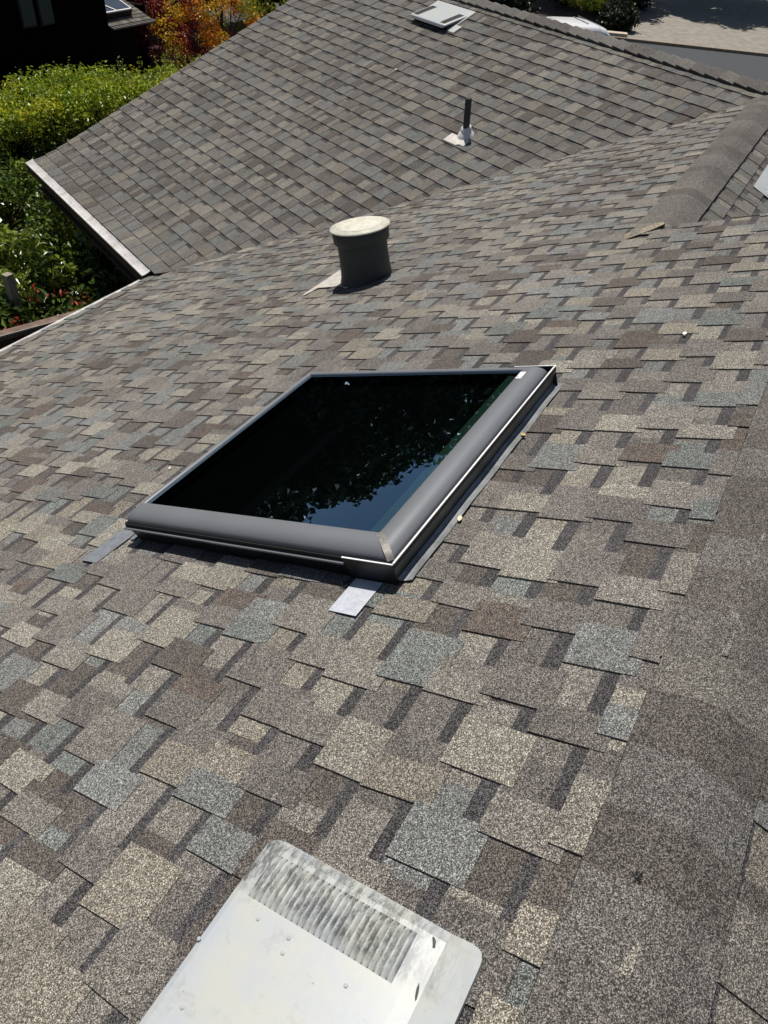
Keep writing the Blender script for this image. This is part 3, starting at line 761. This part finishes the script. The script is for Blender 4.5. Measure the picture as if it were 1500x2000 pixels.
shrub('flowering_bush', 'low bright green bush below the near gutter at the left edge', (4.6, 7.15, 0), (4.6, 7.05, 1.12), (1.2, .85, .8), 120, .22, 110, .10, .042, [G(.10, .15, .015), G(.14, .18, .02), G(.07, .10, .012), G(.22, .20, .04)], 44)
# red flower clusters
def flowers(c, n, r, seed, label):
    rng = np.random.default_rng(seed); o = empty('red_flower', None, label, 'flowers', 'red flower clusters in the bush', loc=tuple(c))
    P = rng.normal(0, 1, (n, 3)) * np.array([r, r, r * .5]); D = rng.normal(0, 1, (n, 3))
    leaf_mesh('petals', M_PETAL, o, P, D, .075, .022, colmix(rng, n, [G(.55, .03, .03), G(.45, .015, .02), G(.7, .25, .18)], [5, 4, 2]), seed, .8)
    s = MB(); s.tube([(0, 0, -.3), (.01, 0, 0)], .006, .004, 5); s.build('stalk', simple('green_stalk', G(.06, .09, .02) + (1,), .6), o)

for i, (c, n, r, lab) in enumerate([((4.95, 7.38, 2.12), 22, .09, 'red flower cluster beside the wooden post'), ((5.2, 7.2, 2.12), 9, .06, 'small red flower spray right of the post cluster'),
        ((4.38, 7.0, 2.12), 12, .06, 'lowest red flowers at the left edge below the post'), ((5.12, 6.80, 2.12), 16, .08, 'red flower cluster close to the near gutter')]): flowers(c, n, r, 60 + i, lab)

# the neighbour's dark house
def neighbour():
    y0 = 16.0; xc = 14.66
    MW = NT('dark_red_brown_boards'); co = MW.coord(); sx = MW.n('SeparateXYZ'); MW.l(co, sx.inputs[0])
    wv_ = MW.mul(MW.mul(sx.outputs[0], 6.5), 1.0, 'FRACT' if False else 'MODULO')
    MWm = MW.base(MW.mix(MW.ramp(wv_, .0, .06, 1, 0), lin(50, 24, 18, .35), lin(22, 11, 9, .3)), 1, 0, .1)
    o = empty('neighbour_house', None, 'tall dark red brown house in shade at the top left with two pale windows', 'house', loc=(xc, y0, 0))
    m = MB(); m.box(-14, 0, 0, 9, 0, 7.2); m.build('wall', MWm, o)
    m = MB(); m.prism([(-14.4, -.5), (.4, -.5), (.4, 9.4), (-14.4, 9.4)], 7.2, 7.4); m.build('roof', simple('dark_tar_roof', (.01, .01, .01, 1), .95), o)
    for xx, zb in ((12.26, 2.60), (12.74, 2.585)):
        w_ = MB(); x = xx - xc; w_.box(x - .02, x + .36, -.05, -.002, zb - .03, zb + 1.5); f = w_.build('window', simple('dark_window_trim', (.015, .012, .012, 1), .6), o)
        w_ = MB(); w_.box(x + .01, x + .33, -.07, -.051, zb, zb + 1.46); w_.build('pane', simple('pale_window_blind', lin(110, 122, 116, .4), .5, 0, .2, .04), f)
    # low wing with its own shingle roof and skylight
    ez = EYE - 4.2
    F = Frame((xc + .02, y0 - .02, ez), [1, 0, 0], [0, -math.cos(.32), -math.sin(.32)])
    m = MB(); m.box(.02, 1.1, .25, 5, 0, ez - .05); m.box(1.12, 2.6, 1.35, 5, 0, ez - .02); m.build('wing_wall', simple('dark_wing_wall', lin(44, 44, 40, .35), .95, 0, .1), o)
    r = MB(); rg = random.Random(9)
    inv = lambda p: (p[0] - xc, p[1] - y0, p[2])
    for j in range(30):
        for i in range(9 if j < 7 else 17):
            kq = rg.uniform(.5, 1.3); c = tuple(v * kq for v in lin(116, 112, 104, .7)[:3]); x = i * .155
            r.face([inv(F.p(x, -j * .14 - .15, .0)), inv(F.p(x + .155, -j * .14 - .15, 0)), inv(F.p(x + .155, -j * .14, -.012)), inv(F.p(x, -j * .14, -.012))][::-1], c)
            r.face([inv(F.p(x, -j * .14, .03)), inv(F.p(x, -j * .14, -.012)), inv(F.p(x + .155, -j * .14, -.012)), inv(F.p(x + .155, -j * .14, .03))], c)
    ro = r.build('wing_roof', M_SH, o)
    gm = simple('wing_gutter', lin(150, 146, 136, .75), .6)
    m = MB(); m.box(0, 1.42, -.10, -.075, ez - .03, ez + .002); m.box(0, 1.42, -.16, -.135, ez - .045, ez - .01); m.box(1.40, 1.42, -.16, -.02, ez - .045, ez + .002); m.build('wing_gutter', gm, o)
    # skylight of the wing
    A0, A1, B0, B1 = -.12, .98, .26, 1.02
    k = MB(); H = .16
    def P_(x, y, h): return inv(F.p(x, -y, -h))
    def bx(x0, x1, y0_, y1, h0, h1, mm):
        a = [P_(x, y, h) for h in (h0, h1) for x, y in ((x0, y0_), (x1, y0_), (x1, y1), (x0, y1))]
        for q in ((3, 2, 1, 0), (4, 5, 6, 7), (0, 1, 5, 4), (1, 2, 6, 5), (2, 3, 7, 6), (3, 0, 4, 7)): mm.face([a[i] for i in q])
    bx(0.0, A1, B0, B1, 0, H - .02, k); sk_ = k.build('wing_skylight', simple('dark_curb', lin(38, 36, 34, .5), .7), o)
    k = MB()
    for q in ((0, A1, B0, B0 + .035), (0, A1, B1 - .035, B1), (A1 - .035, A1, B0, B1), ): bx(q[0], q[1], q[2], q[3], H - .018, H + .01, k)
    p0, p1 = (.12, B1), (.50, B0)
    bx(0.0, .001, B0, B1, H - .018, H + .01, k)
    a = [P_(p0[0] - .02, p0[1], H + .014), P_(p0[0] + .02, p0[1], H + .014), P_(p1[0] + .02, p1[1], H + .014), P_(p1[0] - .02, p1[1], H + .014)]
    k.face(a[::-1]); k.build('skylight_frame', simple('white_frame', (.7, .7, .68, 1), .5, var=.05), sk_)
    k = MB(); bx(.0, A1 - .04, B0 + .036, B1 - .036, H - .018, H - .004, k); k.build('skylight_pane', simple('blue_grey_pane', lin(96, 108, 128, .6), .15, 0, .6, .1), sk_)
neighbour()
st = MB(); st.prism([(17.2, 16.9), (17.95, 16.75), (17.98, 17.3), (17.2, 17.4)], 0, 1.3); tag(st.build('stone_step', simple('pale_paving', lin(176, 168, 156, .7), .85, var=.2, sc=6)), 'pale flat stone block behind the hedge below the maple', 'stone')

# Japanese maple: red and orange low on the left, yellow green at the top
def maple():
    rng = np.random.default_rng(77); base = np.array([18.6, 15.6, 0.]); o = empty('maple_tree', None, 'maple tree with dark red, orange and yellow green leaves behind the far roof edge', 'tree', loc=tuple(base))
    C_ = np.array([-.1, .3, 2.1]); P, D, k, cc = clumps(rng, C_, np.array([2.3, 2.6, 1.5]), 190, .28, 170, .3)
    lc = cc; pal = np.zeros((len(cc), 3))
    for i, c in enumerate(cc):
        s = -.55 * (c[1] - .3) + .55 * c[0] + .8 * (c[2] - 2.0) + rng.normal(0, .7)
        pal[i] = (G(.20, .03, .04) if s < -.9 else G(.36, .07, .035) if s < -.45 else G(.7, .26, .02) if s < -.05 else G(.7, .46, .025) if s < .5 else G(.30, .32, .03))
    cols = pal[k] * rng.uniform(.6, 1.3, len(P))[:, None]
    leaf_mesh('crown', M_LEAF, o, P, D, .07, .045, cols, 78)
    t = MB(); t.tube([(0, 0, -.1), (.1, .05, .9), (-.1, .2, 1.8), (.1, .3, 2.8)], .1, .03, 9)
    for i in range(0, 190, 10): t.tube([(0, .1, 1.1), tuple((np.array([0, .1, 1.1]) + cc[i]) / 2 + np.array([0, 0, .15])), tuple(cc[i])], .03, .01, 6)
    t.build('trunk', M_BARK, o)
maple()
shrub('garden_shrub', 'bright lime green shrub at the roof edge in front of the maple', (14.5, 11.75, 0), (14.5, 11.75, 1.9), (.8, .6, .75), 40, .2, 110, .05, .026, [G(.28, .34, .03), G(.2, .28, .03)], 51, M_LEAF)

# trees standing beyond: they show in the skylight glass and darken the gardens
EV = [G(.008, .015, .005), G(.013, .024, .007), G(.02, .034, .010)]
spots = [((19.0, 26.5), 11.0, 3.9), ((22.5, 23.0), 11.6, 3.9), ((26.0, 20.0), 12.5, 3.8), ((15.0, 29.0), 12.2, 3.8), ((28.5, 16.0), 13.2, 3.7), ((11.0, 31.0), 13.6, 3.8), ((24, 27), 11.4, 3.8), ((33.0, 19.5), 14.2, 3.8)]
where = ['behind the maple', 'left of the maple trunk', 'right of the maple', 'behind the neighbour house', 'beyond the roof ridge', 'far left behind the neighbour house', 'deep in the garden beyond the maple', 'in line with the van']
for i, ((x, y), h, r) in enumerate(spots):
    tree('evergreen_tree', 'tall dark evergreen ' + where[i] + ', mirrored in the skylight glass', 'tree', (x, y, 0), (x, y, h * .54), (r * 1.05, r * 1.05, h * .46), 420, .9, 100, .46, .30, EV, 100 + i, 'dark evergreen trees beyond the gardens', .22, None, M_LEAF, 9)
# shade trees over the far driveway
for i, ((x, y), zc, rr) in enumerate([((45.6, 15.2), 6.2, (3.6, 3.2, 2.4)), ((52.0, 9.9), 7.0, (5.4, 3.6, 2.6)), ((54.0, 5.0), 7.0, (5.4, 4.2, 2.6)), ((48.5, 17.0), 6.0, (3.6, 3.6, 2.4)), ((51.5, -.2), 7.0, (3.2, 3.2, 2.2))]):
    tree('shade_tree', 'broad dark tree over the far driveway, ' + ['left of the sunlit patch', 'in the middle', 'on the right', 'at the back left', 'at the right edge'][i], 'tree', (x, y, 0), (x, y, zc), rr, 230, .8, 80, .40, .22, EV, 130 + i, 'shade trees over the driveway', .25)
# dark shrubs under them
for i, (x, y, s, lab) in enumerate([(38.9, 10.6, .75, 'dark shrub just right of the white van'), (42.8, 14.6, 1.6, 'dark shrub behind the yellow bush'), (36.2, 14.8, 1.5, 'dark shrub left of the yellow bush'), (42.5, 12.0, 1.2, 'dark shrub at the shaded edge of the driveway'), (33.5, 14.4, 1.3, 'dark shrub behind the van roof'), (44.4, 11.9, 1.5, 'dark shrub in the shade beside the sunlit driveway'), (47.5, 12.6, 1.5, 'farthest dark shrub beside the driveway')]):
    shrub('shade_shrub', lab, (x, y, 0), (x, y, s * .7), (s, s, s * .6), 45, .4, 60, .2, .1, EV, 150 + i, M_LEAF, 'dark shrubs across the road')
shrub('yellow_bush', 'small sunlit yellow green bush across the road above the van', (39.8, 12.5, 0), (39.8, 12.5, .95), (.75, 1.15, .45), 46, .2, 100, .09, .03, [G(.22, .26, .02), G(.28, .28, .02), G(.12, .18, .02)], 161, M_LEAF)
t = empty('bare_tree', None, 'reddish brown tree trunks beyond the far ridge left of the van', 'tree', loc=(35.0, 14.0, 0)); m = MB()
for a, b, c in (((-.4, .3, -.1), (-.3, .1, 1.6), (-.2, -.1, 4.5)), ((0, 0, -.1), (.1, -.3, 1.5), (.4, -.9, 4.5)), ((.1, .3, -.1), (-.1, .5, 1.6), (-.6, 1.0, 4.2))): m.tube([a, b, c], .16, .1, 9)
m.build('trunk', simple('reddish_bark', lin(160, 128, 108, .7), .9, var=.5, sc=9, bump=.02), t)
rngc = np.random.default_rng(9); P, D, k, cc = clumps(rngc, np.array([0, 0, 5.4]), np.array([2.0, 2.0, 1.2]), 50, .5, 60)
leaf_mesh('crown', M_LEAF, t, P, D, .2, .1, colmix(rngc, len(P), EV), 10)

# white van parked on the near side of the road, seen over the ridge
def van():
    o = empty('white_van', None, 'white van parked on the street, only its roof and rounded rear showing over the ridge', 'van', loc=(26.6, 9.5, 0))
    d = unit([1.3, -1.15]); o.rotation_euler = (0, 0, math.atan2(d[1], d[0]))      # local +x is the end seen on the right
    L, Wd, Hh = 5.0, 1.9, 1.98
    prof = [(-2.5, .45), (-2.5, .95), (-2.42, 1.05), (-1.6, 1.2), (-.75, 1.88), (-.5, 1.95), (.6, 1.98), (1.55, 1.96), (1.85, 1.90), (2.02, 1.76), (2.16, 1.45), (2.3, 1.05), (2.36, .8), (2.36, .45)]
    b = MB(); rows = []
    for x, z in prof:
        hw = Wd / 2; r = .16 if z > 1.2 else .06; zi = min(z, 1.0)
        k = .0 if z <= 1.0 else (z - 1.0) * .16
        rows.append([(x, -hw, .42), (x, -hw, zi), (x, -hw + k, z - r if z > 1.2 else z), (x, -hw + k + r * .3, z - r * .3), (x, -hw + k + r, z), (x, 0, z + .025), (x, hw - k - r, z), (x, hw - k - r * .3, z - r * .3), (x, hw - k, z - r if z > 1.2 else z), (x, hw, zi), (x, hw, .42)])
    ids = b.grid(rows, smooth=True)
    white = simple('white_car_paint', (.8, .8, .8, 1), .22, 0, .6, .01)
    b.build('body', white, o)
    dark = simple('dark_car_glass', (.02, .022, .025, 1), .08, 0, .7)
    g = MB(); g.face([(2.035, -.66, 1.72), (2.035, .66, 1.72), (2.20, .74, 1.36), (2.20, -.74, 1.36)]); g.build('rear_window', simple('pale_rear_glass', lin(176, 180, 184, .7), .15), o)
    g = MB(); g.face([(-1.52, -.74, 1.27), (-1.52, .74, 1.27), (-.84, .66, 1.83), (-.84, -.66, 1.83)]); g.build('windscreen', dark, o)
    for s in (-1, 1):
        g = MB(); g.box(-.9, 1.9, s * .92 - .01, s * .92 + .01, 1.15, 1.6); g.build('side_window', dark, o)
    g = MB(); g.box(1.60, 1.612, -.76, .76, 1.978, 1.992); g.box(1.28, 1.30, -.5, .5, 1.99, 2.012); g.build('roof_seam', simple('grey_seam', (.25, .25, .26, 1), .6), o)
    for x in (-1.5, 1.5):
        for s in (-1, 1):
            w = MB(); rr = []
            for (yy, r_) in ((-.1, .2), (-.1, .32), (.1, .32), (.1, .2)): rr.append([(x + r_ * math.cos(a), s * .86 + yy, .33 + r_ * math.sin(a)) for a in [2 * math.pi * i / 24 for i in range(24)]])
            w.grid(rr, close=True); wh = w.build('wheel', simple('tyre', (.02, .02, .02, 1), .8), o)
            w = MB(); ids = w.grid([[(x + r_ * math.cos(a), s * (.86) + s * y_, .33 + r_ * math.sin(a)) for a in [2 * math.pi * i / 24 for i in range(24)]] for r_, y_ in ((.21, .09), (.05, .07))], close=True); w.poly(ids[-1]); w.build('rim', simple('steel_rim', (.4, .4, .42, 1), .4, .6), wh)
van()

# weathered post and plank below the near eave
M_WOOD = metal_mat('weathered_wood', lin(176, 164, 146, .85), lin(136, 124, 108, .8), .85, 0, 7, .35, .65, (8, 8, 1))
m = MB(); m.box(-.042, .042, -.042, .042, 0, 2.52); po = m.build('wooden_post', M_WOOD, None, .006); po.location = (4.66, 7.28, 0)
tag(po, 'grey weathered wooden post standing at the left edge among the shrubs', 'post')
m = MB(); a = np.array([3.70, 6.36]); b = np.array([4.6, 6.03]); dd = unit(b - a); a = a - dd * 3; nn_ = np.array([-dd[1], dd[0]])
m.prism([tuple(a), tuple(b), tuple(b + nn_ * .13), tuple(a + nn_ * .13)], EYE - 4.06, EYE - 4.02)
fe = empty('board_fence', None, 'brown fence with a weathered top board passing under the near gutter at the left edge', 'fence', loc=(0, 0, 0))
m.build('top_board', metal_mat('brown_top_board', lin(148, 124, 106, .7), lin(108, 88, 74, .7), .85, 0, 14, .35, .65), fe)
m = MB(); m.prism([tuple(a), tuple(b), tuple(b + nn_ * .006), tuple(a + nn_ * .006)], EYE - 4.02, EYE - 4.005); m.build('board_edge', simple('pale_edge', lin(196, 186, 172, .8), .6), fe)
for k in range(26):
    q = a + dd * (.05 + k * .15) + nn_ * .05; m = MB(); m.prism([tuple(q), tuple(q + dd * .14), tuple(q + dd * .14 + nn_ * .02), tuple(q + nn_ * .02)], 0, EYE - 4.06); m.build('picket', M_SOFFIT, fe)
